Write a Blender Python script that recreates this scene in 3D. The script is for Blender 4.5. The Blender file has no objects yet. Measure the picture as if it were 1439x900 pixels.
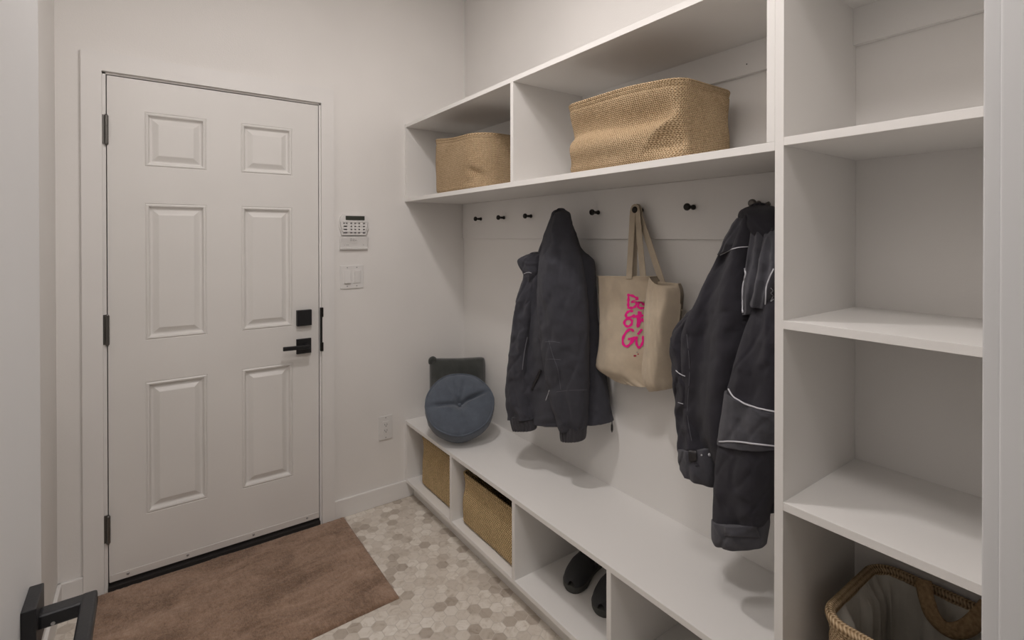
import bpy, bmesh, math, random
from mathutils import Vector, Matrix, noise
from mathutils.bvhtree import BVHTree
random.seed(4)
S = bpy.context.scene
COL = S.collection
PI = math.pi

# ------------------------------------------------------------ camera
YAW, PITCH, ROLL, FPX, CY, CAMZ = 0.6219, -0.0053, -0.0009, 711.35, 336.93, 1.418
fw = Vector((math.sin(YAW)*math.cos(PITCH), math.cos(YAW)*math.cos(PITCH), math.sin(PITCH)))
rt = Vector((math.cos(YAW), -math.sin(YAW), 0)); up = rt.cross(fw)
CR = rt*math.cos(ROLL)+up*math.sin(ROLL); CU = -rt*math.sin(ROLL)+up*math.cos(ROLL)
CAM = Vector((0, 0, CAMZ))
cd = bpy.data.cameras.new('camera'); cam = bpy.data.objects.new('camera', cd); COL.objects.link(cam)
cd.sensor_width = 36; cd.lens = FPX/1439*36; cd.clip_start = 0.02
cd.shift_y = (CY-450)/1439
m3 = Matrix((CR, CU, -fw)).transposed(); cam.matrix_world = Matrix.Translation(CAM) @ m3.to_4x4()
S.camera = cam

# ------------------------------------------------------------ light and exposure
W = bpy.data.worlds.new('world'); S.world = W; W.use_nodes = True
W.node_tree.nodes['Background'].inputs[0].default_value = (1, .97, .95, 1)
W.node_tree.nodes['Background'].inputs[1].default_value = 0.25
def area(name, loc, size, power, color, rot=(0, 0, 0), shape='DISK', sy=None):
    l = bpy.data.lights.new(name, 'AREA'); l.shape = shape; l.size = size
    if sy: l.size_y = sy
    l.energy = power; l.color = color
    o = bpy.data.objects.new(name, l); o.location = loc; o.rotation_euler = rot; COL.objects.link(o); return o
area('ceiling_light', (.46, 1.30, 2.775), .17, 12.2, (1, .945, .925))
area('fill_light_near', (.12, .33, 2.775), .40, 8.8, (1, .945, .925))  # added fill lamp out of view, brightens the inside of the shelf tower
area('hall_light', (.25, -1.0, 2.77), .5, 9, (1, .96, .945))
S.view_settings.view_transform = 'Standard'; S.view_settings.look = 'None'
S.view_settings.gamma = 1; S.view_settings.use_curve_mapping = False
S.view_settings.exposure = -0.09

# ------------------------------------------------------------ measures (metres)
YW = 2.582      # wall with the exterior door
XF = 1.132      # front edge of the built-ins
XB = 1.511      # wall and back board behind them
XL = -.290      # left wall
YN = .127       # room face of the wall we look through
CEIL = 2.80

def at(px, py, P=None, n=None, x=None, y=None, z=None):
    d = fw + CR*((px-719.5)/FPX) - CU*((py-CY)/FPX)
    if x is not None: return CAM + d*(x/d.x)
    if y is not None: return CAM + d*(y/d.y)
    if z is not None: return CAM + d*((z-CAMZ)/d.z)
    return CAM + d*((P-CAM).dot(n)/d.dot(n))
def viewdir(px, py): return (fw + CR*((px-719.5)/FPX) - CU*((py-CY)/FPX)).normalized()

# ------------------------------------------------------------ materials
class NT:
    def __init__(s, name):
        s.m = bpy.data.materials.new(name); s.m.use_nodes = True; s.t = s.m.node_tree
        s.b = s.t.nodes['Principled BSDF']
    def n(s, typ, **k):
        nd = s.t.nodes.new(typ)
        for a, v in k.items():
            if a.startswith('i_'):
                key = a[2:]; key = int(key) if key.isdigit() else key.replace('_', ' ')
                nd.inputs[key].default_value = v
            else: setattr(nd, a, v)
        return nd
    def l(s, a, b): s.t.links.new(a, b)
    def math(s, op, a, b=None, c=None):
        nd = s.t.nodes.new('ShaderNodeMath'); nd.operation = op
        for i, v in enumerate((a, b, c)):
            if v is None: continue
            if isinstance(v, (int, float)): nd.inputs[i].default_value = v
            else: s.l(v, nd.inputs[i])
        return nd.outputs[0]
    def bump(s, h, dist, strength=1):
        b = s.n('ShaderNodeBump', i_Strength=strength, i_Distance=dist); s.l(h, b.inputs['Height']); s.l(b.outputs[0], s.b.inputs['Normal'])
    def ramp(s, fac, stops):
        r = s.n('ShaderNodeValToRGB'); e = r.color_ramp.elements
        while len(e) < len(stops): e.new(.5)
        for el, (p, c) in zip(e, stops): el.position = p; el.color = (*c, 1)
        s.l(fac, r.inputs[0]); return r.outputs[0]
def set_p(t, col=None, rough=.5, metal=0, spec=.5, sheen=0):
    if col: t.b.inputs['Base Color'].default_value = (*col, 1)
    t.b.inputs['Roughness'].default_value = rough; t.b.inputs['Metallic'].default_value = metal
    t.b.inputs['Specular IOR Level'].default_value = spec
    if sheen: t.b.inputs['Sheen Weight'].default_value = sheen
def paint(name, col, rough=.5, bump=.0006, scale=180, spec=.4, var=.03):
    t = NT(name); set_p(t, col, rough, 0, spec)
    tc = t.n('ShaderNodeTexCoord'); nz = t.n('ShaderNodeTexNoise', i_Scale=scale, i_Detail=3.0); t.l(tc.outputs['Object'], nz.inputs['Vector'])
    n2 = t.n('ShaderNodeTexNoise', i_Scale=2.2, i_Detail=2.0); t.l(tc.outputs['Object'], n2.inputs['Vector'])
    c = t.ramp(n2.outputs['Fac'], [(.3, tuple(v*(1-var) for v in col)), (.7, tuple(min(1, v*(1+var)) for v in col))])
    t.l(c, t.b.inputs['Base Color']); t.bump(nz.outputs['Fac'], bump, .5); return t.m
def plain(name, col, rough=.5, metal=0, spec=.5, bump=.0002, scale=300):
    t = NT(name); set_p(t, col, rough, metal, spec)
    tc = t.n('ShaderNodeTexCoord'); nz = t.n('ShaderNodeTexNoise', i_Scale=scale, i_Detail=2.0); t.l(tc.outputs['Object'], nz.inputs['Vector'])
    t.bump(nz.outputs['Fac'], bump, .6); return t.m
def fabric(name, col, pitch=.0016, bump=.0006, var=.12, sheen=.15, wr=.0, rough=.9):
    t = NT(name); set_p(t, col, rough, 0, .2, sheen)
    uv = t.n('ShaderNodeUVMap'); sp = t.n('ShaderNodeSeparateXYZ'); t.l(uv.outputs[0], sp.inputs[0])
    a = t.math('SINE', t.math('MULTIPLY', sp.outputs[0], 2*PI/pitch)); b = t.math('SINE', t.math('MULTIPLY', sp.outputs[1], 2*PI/pitch))
    w = t.math('MULTIPLY', a, b)
    tc = t.n('ShaderNodeTexCoord'); nz = t.n('ShaderNodeTexNoise', i_Scale=26.0, i_Detail=8.0, i_Roughness=.65); t.l(tc.outputs['Object'], nz.inputs['Vector'])
    c = t.ramp(nz.outputs['Fac'], [(.3, tuple(v*(1-var) for v in col)), (.7, tuple(min(1, v*(1+var)) for v in col))])
    t.l(c, t.b.inputs['Base Color'])
    h = t.math('ADD', t.math('MULTIPLY', w, .35), t.math('MULTIPLY', nz.outputs['Fac'], 1+wr*10))
    t.bump(h, bump, .8); return t.m
def weave(name, dark, mid, light, p=.0108, q=.0076):
    t = NT(name); set_p(t, mid, .85, 0, .25)
    uv = t.n('ShaderNodeUVMap'); sp = t.n('ShaderNodeSeparateXYZ'); t.l(uv.outputs[0], sp.inputs[0])
    U, V = sp.outputs[1], sp.outputs[0]            # rows of plait run around the basket
    tri = t.math('PINGPONG', U, p/2)
    st = t.math('SINE', t.math('MULTIPLY', t.math('ADD', V, t.math('MULTIPLY', tri, .9)), 2*PI/q))
    ridge = t.math('ABSOLUTE', t.math('SINE', t.math('MULTIPLY', U, 2*PI/p)))
    h = t.math('ADD', t.math('MULTIPLY', st, .5), t.math('MULTIPLY', ridge, .8))
    tc = t.n('ShaderNodeTexCoord'); nz = t.n('ShaderNodeTexNoise', i_Scale=140.0, i_Detail=4.0); t.l(tc.outputs['Object'], nz.inputs['Vector'])
    n2 = t.n('ShaderNodeTexNoise', i_Scale=9.0, i_Detail=3.0); t.l(tc.outputs['Object'], n2.inputs['Vector'])
    f = t.math('ADD', t.math('MULTIPLY', h, .34), t.math('ADD', t.math('MULTIPLY', nz.outputs['Fac'], .45), t.math('MULTIPLY', n2.outputs['Fac'], .18)))
    t.l(t.ramp(f, [(.1, dark), (.42, mid), (.75, light)]), t.b.inputs['Base Color'])
    t.bump(t.math('ADD', h, t.math('MULTIPLY', nz.outputs['Fac'], .8)), .0026, 1); return t.m

M = {}
M['wall'] = paint('wall_paint', (.84, .818, .79), .75)
M['ceil'] = paint('ceiling_paint', (.86, .845, .83), .85)
M['trim'] = paint('trim_paint', (.83, .812, .79), .42, .0002, 60)
M['door'] = paint('door_paint', (.80, .782, .755), .38, .0002, 90)
M['board'] = paint('melamine_white', (.85, .832, .805), .38, .0002, 50, var=.015)
M['leaf'] = paint('near_door_paint', (.78, .78, .78), .45, .0002, 60)
M['black'] = plain('black_metal', (.018, .018, .02), .42, .3)
M['pewter'] = plain('pewter_metal', (.16, .155, .145), .38, .9)
M['bronze'] = plain('dark_bronze', (.02, .018, .016), .4, .6)
M['greymetal'] = plain('smoky_metal', (.14, .13, .12), .3, .7)
M['plastic'] = plain('white_plastic', (.80, .785, .765), .35)
M['screen'] = plain('lcd_screen', (.055, .06, .05), .2)
M['key'] = plain('grey_key', (.16, .155, .155), .5)
M['ink'] = plain('grey_ink', (.30, .29, .29), .6)
M['rubber'] = plain('black_rubber', (.022, .019, .018), .7)
M['sweep'] = plain('door_sweep_vinyl', (.74, .71, .68), .4)
M['steel'] = plain('screw_steel', (.5, .5, .5), .3, .9)
M['jute'] = weave('jute_weave', (.17, .10, .045), (.50, .345, .195), (.82, .63, .41))
M['seagrass'] = weave('seagrass_weave', (.10, .06, .02), (.46, .325, .155), (.95, .72, .42), .0150, .0105)
M['lining'] = fabric('cotton_lining', (.80, .76, .68), .0016, .0006, .06)
M['canvas'] = fabric('canvas_cotton', (.60, .50, .375), .0018, .0008, .07)
M['canvas_strap'] = fabric('canvas_strap', (.50, .425, .325), .0018, .0008, .08)
M['pink'] = plain('pink_print', (.90, .004, .27), .6)
M['red'] = plain('red_print', (.42, .02, .06), .6)
M['navy'] = fabric('charcoal_softshell', (.060, .060, .073), .0022, .0014, .10, .10)
M['navy2'] = fabric('charcoal_canvas', (.038, .036, .045), .0022, .0014, .10, .10)
M['slate'] = fabric('slate_panel_fabric', (.074, .073, .086), .0022, .0013, .18, .2)
M['rib'] = fabric('ribbed_knit', (.048, .046, .052), .004, .0012, .2, .2)
M['piping'] = plain('reflective_piping', (.62, .62, .66), .4)
M['stitch'] = plain('grey_stitching', (.16, .16, .18), .8)
M['zip'] = plain('zip_metal', (.035, .033, .035), .4, .4)
M['blue'] = fabric('blue_grey_cotton', (.112, .132, .165), .0019, .001, .14, .3)
M['dkgreen'] = fabric('charcoal_green_velvet', (.056, .060, .055), .0019, .001, .15, .5)
M['shoe'] = plain('black_shoe_leather', (.030, .031, .034), .6, bump=.0006, scale=120)
M['sole'] = plain('black_shoe_sole', (.065, .066, .060), .7)

def hexfloor():
    t = NT('hexagon_mosaic'); set_p(t, (.5, .45, .4), .42, 0, .45)
    PITCH_ = .050
    tc = t.n('ShaderNodeTexCoord')
    sc = t.n('ShaderNodeVectorMath', operation='SCALE'); sc.inputs['Scale'].default_value = 1/PITCH_
    rot = t.n('ShaderNodeVectorRotate', rotation_type='Z_AXIS'); rot.inputs['Angle'].default_value = 0
    t.l(tc.outputs['Object'], rot.inputs['Vector']); t.l(rot.outputs[0], sc.inputs[0])
    flat = t.n('ShaderNodeVectorMath', operation='MULTIPLY'); flat.inputs[1].default_value = (1, 1, 0); t.l(sc.outputs[0], flat.inputs[0])
    off = t.n('ShaderNodeVectorMath', operation='ADD'); off.inputs[1].default_value = (200, 200*1.7320508, 0); t.l(flat.outputs[0], off.inputs[0])
    s = (1, 1.7320508, 1); hs = (.5, .8660254, .5)
    def cell(shift):
        a = t.n('ShaderNodeVectorMath', operation='SUBTRACT'); a.inputs[1].default_value = shift; t.l(off.outputs[0], a.inputs[0])
        m = t.n('ShaderNodeVectorMath', operation='MODULO'); m.inputs[1].default_value = s; t.l(a.outputs[0], m.inputs[0])
        c = t.n('ShaderNodeVectorMath', operation='SUBTRACT'); c.inputs[1].default_value = hs; t.l(m.outputs[0], c.inputs[0])
        f = t.n('ShaderNodeVectorMath', operation='MULTIPLY'); f.inputs[1].default_value = (1, 1, 0); t.l(c.outputs[0], f.inputs[0])
        L = t.n('ShaderNodeVectorMath', operation='LENGTH'); t.l(f.outputs[0], L.inputs[0]); return f.outputs[0], L.outputs['Value']
    A, la = cell((0, 0, 0)); B, lb = cell((.5, .8660254, 0))
    k = t.math('LESS_THAN', la, lb)
    mx = t.n('ShaderNodeMix', data_type='VECTOR'); t.l(k, mx.inputs['Factor']); t.l(B, mx.inputs[4]); t.l(A, mx.inputs[5]); g = mx.outputs[1]
    idv = t.n('ShaderNodeVectorMath', operation='SUBTRACT'); t.l(off.outputs[0], idv.inputs[0]); t.l(g, idv.inputs[1])
    sn = t.n('ShaderNodeVectorMath', operation='SNAP'); sn.inputs[1].default_value = (.25, .25, .25)
    ad = t.n('ShaderNodeVectorMath', operation='ADD'); ad.inputs[1].default_value = (.125, .125, .125); t.l(idv.outputs[0], ad.inputs[0]); t.l(ad.outputs[0], sn.inputs[0])
    wn = t.n('ShaderNodeTexWhiteNoise', noise_dimensions='3D'); t.l(sn.outputs[0], wn.inputs['Vector'])
    sp = t.n('ShaderNodeSeparateXYZ'); t.l(g, sp.inputs[0])
    ax = t.math('ABSOLUTE', sp.outputs[0]); ay = t.math('ABSOLUTE', sp.outputs[1])
    e = t.math('MAXIMUM', ax, t.math('ADD', t.math('MULTIPLY', ax, .5), t.math('MULTIPLY', ay, .8660254)))
    grout = t.math('SMOOTH_MIN', 1.0, t.math('MAXIMUM', 0.0, t.math('MULTIPLY', t.math('SUBTRACT', e, .468), 60)), .05)
    base = t.ramp(wn.outputs['Value'], [(0, (.50, .435, .37)), (.12, (.54, .475, .405)), (.22, (.68, .615, .54)), (.6, (.76, .70, .625)), (1, (.86, .81, .74))])
    # marbling inside every tile, with its own offset
    o2 = t.n('ShaderNodeVectorMath', operation='MULTIPLY_ADD'); t.l(wn.outputs['Color'], o2.inputs[0]); o2.inputs[1].default_value = (7, 7, 7); t.l(tc.outputs['Object'], o2.inputs[2])
    nz = t.n('ShaderNodeTexNoise', i_Scale=22.0, i_Detail=6.0, i_Roughness=.6, i_Distortion=1.6); t.l(o2.outputs[0], nz.inputs['Vector'])
    vein = t.ramp(nz.outputs['Fac'], [(.30, (.72, .68, .63)), (.46, (.93, .92, .90)), (.6, (1, 1, 1)), (.75, (.95, .93, .90))])
    m1 = t.n('ShaderNodeMix', data_type='RGBA', blend_type='MULTIPLY'); m1.inputs[0].default_value = .9; t.l(base, m1.inputs[6]); t.l(vein, m1.inputs[7])
    m2 = t.n('ShaderNodeMix', data_type='RGBA'); t.l(grout, m2.inputs[0]); t.l(m1.outputs[2], m2.inputs[6]); m2.inputs[7].default_value = (.62, .565, .50, 1)
    t.l(m2.outputs[2], t.b.inputs['Base Color'])
    t.bump(t.math('MULTIPLY', grout, -1.0), .0008, .6); return t.m
M['floor'] = hexfloor()
def rugmat():
    t = NT('brown_pile'); set_p(t, (.2, .13, .09), 1, 0, .1, .3)
    tc = t.n('ShaderNodeTexCoord')
    def nz(scale, det, stretch=None, rough=.6, dist=0.):
        n = t.n('ShaderNodeTexNoise', i_Scale=scale, i_Detail=det, i_Roughness=rough, i_Distortion=dist)
        if stretch:
            mp = t.n('ShaderNodeMapping'); mp.inputs['Scale'].default_value = stretch; t.l(tc.outputs['Object'], mp.inputs[0]); t.l(mp.outputs[0], n.inputs['Vector'])
        else: t.l(tc.outputs['Object'], n.inputs['Vector'])
        return n.outputs['Fac']
    big = nz(3.6, 9., (1, 1.9, 1), .74, .9); fine = nz(260, 3., (1, .35, 1)); mid = nz(60, 5., (1.6, .5, 1), .7)
    f = t.math('ADD', t.math('MULTIPLY', big, .60), t.math('ADD', t.math('MULTIPLY', fine, .22), t.math('MULTIPLY', mid, .22)))
    t.l(t.ramp(f, [(.38, (.15, .090, .058)), (.48, (.27, .172, .115)), (.56, (.38, .25, .175)), (.68, (.50, .35, .255))]), t.b.inputs['Base Color'])
    t.bump(t.math('ADD', fine, mid), .004, .9); return t.m
M['rug'] = rugmat()

# ------------------------------------------------------------ mesh helpers
def link(name, me, mat, parent=None, smooth=False):
    o = bpy.data.objects.new(name, me); COL.objects.link(o)
    if mat is not None: me.materials.append(M[mat] if isinstance(mat, str) else mat)
    if smooth:
        for p in me.polygons: p.use_smooth = True
    if parent is not None:
        o.parent = parent; o.matrix_parent_inverse = basis(parent).inverted()
    return o
def basis(p):
    if p is None: return Matrix.Identity(4)
    b = Matrix.LocRotScale(p.location, p.rotation_euler, p.scale)
    return (basis(p.parent) @ p.matrix_parent_inverse @ b) if p.parent else b
def from_bm(name, bm, mat, parent=None, smooth=False):
    bmesh.ops.recalc_face_normals(bm, faces=bm.faces)
    me = bpy.data.meshes.new(name); bm.to_mesh(me); bm.free(); return link(name, me, mat, parent, smooth)
def tag(o, label, cat, group=None):
    o['label'] = label; o['category'] = cat
    if group: o['group'] = group
    return o
def struct(o): o['kind'] = 'structure'; return o
def thing(name, loc, label=None, cat=None, group=None, rz=0):
    o = bpy.data.objects.new(name, None); o.empty_display_size = .05; o.location = loc; o.rotation_euler = (0, 0, rz); COL.objects.link(o)
    if label: tag(o, label, cat, group)
    return o
def box(bm, x0, x1, y0, y1, z0, z1, bev=0, seg=2, mat=None):
    vs = [bm.verts.new((x, y, z)) for x in (x0, x1) for y in (y0, y1) for z in (z0, z1)]
    fs = [bm.faces.new([vs[i] for i in q]) for q in ((0, 1, 3, 2), (4, 6, 7, 5), (0, 4, 5, 1), (2, 3, 7, 6), (0, 2, 6, 4), (1, 5, 7, 3))]
    if bev:
        r = bmesh.ops.bevel(bm, geom=list({e for f in fs for e in f.edges}), offset=bev, segments=seg, profile=.6, affect='EDGES')
        vs = list({v for f in r['faces'] for v in f.verts} | {v for v in vs if v.is_valid})
    if mat is not None: bmesh.ops.transform(bm, matrix=mat, verts=[v for v in vs if v.is_valid])
    return vs
def bxo(name, b, mat, parent=None, bev=.0008, smooth=False):
    bm = bmesh.new(); box(bm, *b, bev); return from_bm(name, bm, mat, parent, smooth)
def tube(bm, pts, r, seg=12, cap=True, flat=1.0, upv=None):
    pts = [Vector(p) for p in pts]; rings = []; n = len(pts)
    prev = None
    for i, p in enumerate(pts):
        d = (pts[min(i+1, n-1)]-pts[max(i-1, 0)]).normalized()
        u = Vector(upv) if upv is not None else (prev if prev is not None else (Vector((0, 0, 1)) if abs(d.z) < .9 else Vector((1, 0, 0))))
        a = (u - d*u.dot(d)).normalized(); b = d.cross(a); prev = a
        rr = r[i] if isinstance(r, (list, tuple)) else r
        rings.append([bm.verts.new(p + a*math.cos(2*PI*k/seg)*rr*flat + b*math.sin(2*PI*k/seg)*rr) for k in range(seg)])
    for i in range(n-1):
        for k in range(seg): bm.faces.new((rings[i][k], rings[i][(k+1) % seg], rings[i+1][(k+1) % seg], rings[i+1][k]))
    if cap: bm.faces.new(rings[0][::-1]); bm.faces.new(rings[-1])
def cyl(bm, a, b, prof, seg=20):
    """prof: list of (t along a->b in metres, radius)"""
    a = Vector(a); d = (Vector(b)-a).normalized()
    u = (Vector((0, 0, 1)) if abs(d.z) < .9 else Vector((1, 0, 0))); u = (u-d*u.dot(d)).normalized(); w = d.cross(u); R = []
    for t, r in prof: R.append([bm.verts.new(a+d*t+(u*math.cos(2*PI*k/seg)+w*math.sin(2*PI*k/seg))*r) for k in range(seg)])
    for i in range(len(R)-1):
        for k in range(seg): bm.faces.new((R[i][k], R[i][(k+1) % seg], R[i+1][(k+1) % seg], R[i+1][k]))
    bm.faces.new(R[0][::-1]); bm.faces.new(R[-1])
def catmull(P, t):
    n = len(P)-1; i = min(int(t*n), n-1); f = t*n-i
    p0, p1, p2, p3 = P[max(i-1, 0)], P[i], P[i+1], P[min(i+2, n)]
    return [.5*((2*b)+(-a+c)*f+(2*a-5*b+4*c-d)*f*f+(-a+3*b-3*c+d)*f*f*f) for a, b, c, d in zip(p0, p1, p2, p3)]
def spline(pts, n=24):
    return [catmull([tuple(p) for p in pts], i/(n-1)) for i in range(n)]
def grid_mesh(name, rows, mat, parent=None, closed=True, caps=True, uvs=None, smooth=True):
    """rows: list of rings of Vectors; uvs same layout plus one closing column"""
    nl, nk = len(rows), len(rows[0]); verts = [v for r in rows for v in r]; faces = []; fu = []
    kk = nk if closed else nk-1
    for i in range(nl-1):
        for k in range(kk):
            k2 = (k+1) % nk
            faces.append((i*nk+k, i*nk+k2, (i+1)*nk+k2, (i+1)*nk+k)); fu.append(((i, k), (i, k+1), (i+1, k+1), (i+1, k)))
    if caps and closed:
        for i, rev in ((0, True), (nl-1, False)) if caps != 'end' else ((nl-1, False),):
            c = sum(rows[i], Vector())/nk; verts.append(c); ci = len(verts)-1
            for k in range(nk):
                k2 = (k+1) % nk; faces.append((ci, i*nk+k2, i*nk+k) if rev else (ci, i*nk+k, i*nk+k2)); fu.append(((i, k),)*3)
    me = bpy.data.meshes.new(name); me.from_pydata([tuple(v) for v in verts], [], faces)
    if uvs:
        ul = me.uv_layers.new(name='UVMap'); li = 0
        for f in fu:
            for c in f: ul.data[li].uv = uvs[c[0]][c[1]]; li += 1
    bm = bmesh.new(); bm.from_mesh(me); bmesh.ops.recalc_face_normals(bm, faces=bm.faces); bm.to_mesh(me); bm.free()
    return link(name, me, mat, parent, smooth)
def ring_uvs(rows):
    out = []
    mid = rows[len(rows)//2]; n = len(mid); cum = [0]
    for k in range(n): cum.append(cum[-1]+(mid[(k+1) % n]-mid[k]).length)
    h = 0
    for i, r in enumerate(rows):
        if i: h += (rows[i][0]-rows[i-1][0]).length
        out.append([(c, h) for c in cum])
    return out

# ============================================================ SETTING
struct(bxo('floor', (-1.6, 2.4, -2.2, YW+.16, -.06, 0), 'floor', bev=0))
struct(bxo('ceiling', (-1.6, 2.4, -2.2, YW+.16, CEIL, CEIL+.06), 'ceil', bev=0))
def wall(name, boxes):
    bm = bmesh.new()
    for b in boxes: box(bm, *b)
    return struct(from_bm(name, bm, 'wall'))
DX0, DX1, DZ1 = -.143, .685, 2.072   # rough opening of the exterior door
wall('wall_back', [(XL-.12, DX0-.012, YW, YW+.14, 0, CEIL), (DX1+.012, XB+.12, YW, YW+.14, 0, CEIL), (DX0-.012, DX1+.012, YW, YW+.14, DZ1+.012, CEIL)])
wall('wall_left', [(XL-.12, XL, YN-.127, YW, 0, CEIL)])
wall('wall_right', [(XB, XB+.12, YN-.127, YW, 0, CEIL)])
OX0, OX1, OZ = -.145, .690, 2.06
wall('wall_front', [(XL, OX0, 0, YN, 0, CEIL), (OX1+.018, XB, 0, YN, 0, CEIL), (OX0, OX1+.018, 0, YN, OZ+.018, CEIL)])
wall('wall_hall_left', [(-1.1, -1.0, -2.1, 0, 0, CEIL)])
wall('wall_hall_right', [(2.0, 2.1, -2.1, 0, 0, CEIL)])
wall('wall_hall_rear', [(-1.1, 2.1, -2.2, -2.1, 0, CEIL)])
wall('wall_hall_front', [(-1.1, XL, -.0, .1, 0, CEIL), (XB, 2.1, 0, .1, 0, CEIL)])

def baseboard(name, b):
    return struct(bxo(name, b, 'trim', bev=.004))
baseboard('baseboard_back', (.7495, XF+.06, YW-.014, YW, 0, .092))
baseboard('baseboard_back_left', (XL, -.2135, YW-.014, YW, 0, .092))
baseboard('baseboard_left', (XL, XL+.013, YN, YW, 0, .092))

# casing round the exterior door and its jamb
bm = bmesh.new()
box(bm, -.2135, -.150, YW-.017, YW, 0, 2.0765); box(bm, .689, .7495, YW-.017, YW, 0, 2.0765)
box(bm, -.2135, .7495, YW-.017, YW, 2.0765, 2.150)
struct(from_bm('trim_1', bm, 'trim'))
bm = bmesh.new()
for x0, x1, z0, z1 in ((-.155, -.1385, 0, DZ1+.004), (.6805, .697, 0, DZ1+.004), (-.155, .697, DZ1-.004, DZ1+.012)):
    box(bm, x0, x1, YW-.001, YW+.12, z0, z1, .001)
box(bm, -.1385, -.125, YW+.048, YW+.10, .02, DZ1-.004); box(bm, .667, .6805, YW+.048, YW+.10, .02, DZ1-.004); box(bm, -.1385, .6805, YW+.048, YW+.10, 2.055, DZ1-.004)
struct(from_bm('trim_2', bm, 'trim'))
# lining and casing of the opening we look through
bm = bmesh.new()
box(bm, OX1, OX1+.018, -.004, YN, 0, OZ+.018, .0022, 3); box(bm, OX0, OX1+.018, -.004, YN, OZ, OZ+.018, .002)
box(bm, OX0-.018, OX0, -.004, YN, 0, OZ+.018, .002)
struct(from_bm('trim_3', bm, 'leaf'))
bm = bmesh.new()
box(bm, OX1+.0035, OX1+.068, YN, YN+.0135, 0, OZ+.07, .0015); box(bm, OX0-.068, OX0-.006, YN, YN+.0135, 0, OZ+.07, .0015); box(bm, OX0-.006, OX1+.0035, YN, YN+.0135, OZ+.006, OZ+.07, .0015)
struct(from_bm('trim_4', bm, 'leaf'))

# ---------------- exterior six panel door
d1 = thing('door_1', (-.137, YW, 0)); struct(d1)
def panel_door(name, x0, x1, z0, z1, yf, th, panels, mat, parent):
    """front face at yf looking to -y, panels: (px0,px1,pz0,pz1) moulded rectangles"""
    bm = bmesh.new()
    xs = sorted({x0, x1} | {v for p in panels for v in p[:2]}); zs = sorted({z0, z1} | {v for p in panels for v in p[2:]})
    V = {}
    def v(x, y, z):
        k = (round(x, 5), round(y, 5), round(z, 5))
        if k not in V: V[k] = bm.verts.new((x, y, z))
        return V[k]
    for i in range(len(xs)-1):
        for j in range(len(zs)-1):
            a, b, c, d = xs[i], xs[i+1], zs[j], zs[j+1]
            if any(abs(p[0]-a) < 1e-6 and abs(p[1]-b) < 1e-6 and abs(p[2]-c) < 1e-6 and abs(p[3]-d) < 1e-6 for p in panels):
                prof = [(0, 0), (.0025, .0022), (.0045, .0), (.008, -.0022), (.0125, -.0012), (.0165, .0095), (.020, .0135), (.024, .0142), (.028, .0130), (.046, .0022), (.049, .0010)]
                L = [[v(a+o, yf+h, c+o), v(b-o, yf+h, c+o), v(b-o, yf+h, d-o), v(a+o, yf+h, d-o)] for o, h in prof]
                for p, q in zip(L, L[1:]):
                    for k in range(4): bm.faces.new((p[k], p[(k+1) % 4], q[(k+1) % 4], q[k]))
                bm.faces.new(L[-1])
            else: bm.faces.new((v(a, yf, c), v(b, yf, c), v(b, yf, d), v(a, yf, d)))
    back = yf+th
    bl = [v(x0, back, z0), v(x1, back, z0), v(x1, back, z1), v(x0, back, z1)]
    bm.faces.new(bl[::-1])
    for i in range(len(xs)-1):
        bm.faces.new([v(xs[i], yf, z1), v(xs[i+1], yf, z1)] + ([bl[2]] if i == len(xs)-2 else []) + ([bl[3]] if i == 0 else [] ) ) if i in (0, len(xs)-2) else None
    # edges of the slab as a thin frame box slightly inside the face
    o = from_bm(name, bm, mat, parent)
    return o
PAN = [(a, b, c, d) for a, b in ((-.015, .206), (.339, .558)) for c, d in ((.271, .818), (.991, 1.559), (1.710, 1.936))]
panel_door('door_slab', -.135, .677, .034, 2.064, YW-.0015, .016, PAN, 'door', d1)
bxo('slab_core', (-.135, .677, YW+.015, YW+.044, .034, 2.064), 'door', d1, bev=0)
bm = bmesh.new(); box(bm, -.134, .676, YW-.0045, YW-.0015, .034, .062, .0012); sw = from_bm('door_sweep', bm, 'sweep', d1)
for x in (-.075, .13, .385, .62):
    bm = bmesh.new(); cyl(bm, (x, YW-.0045, .050), (x, YW-.01, .050), [(0, .0052), (.0014, .005), (.0024, .003)]); from_bm('screw', bm, 'steel', sw, True)
bm = bmesh.new(); box(bm, -.1385, .6805, YW-.016, YW+.10, 0, .020, .002); box(bm, -.133, .675, YW+.004, YW+.03, .018, .036, .002); from_bm('threshold', bm, 'rubber', d1)
for z0, z1 in ((1.790, 1.906), (.990, 1.109), (.197, .307)):
    bm = bmesh.new(); x = -.137; h = z1-z0
    cyl(bm, (x, YW-.007, z0-.006), (x, YW-.007, z1), [(0, .003), (.004, .0055), (.006, .0072), (h*.33, .0072), (h*.335, .0064), (h*.345, .0072), (h*.66, .0072), (h*.665, .0064), (h*.675, .0072), (h+.002, .0072), (h+.004, .005), (h+.008, .003)], 16)
    box(bm, x-.014, x+.002, YW-.004, YW-.0005, z0, z1, .0005)
    from_bm('hinge', bm, 'pewter', d1)
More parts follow.
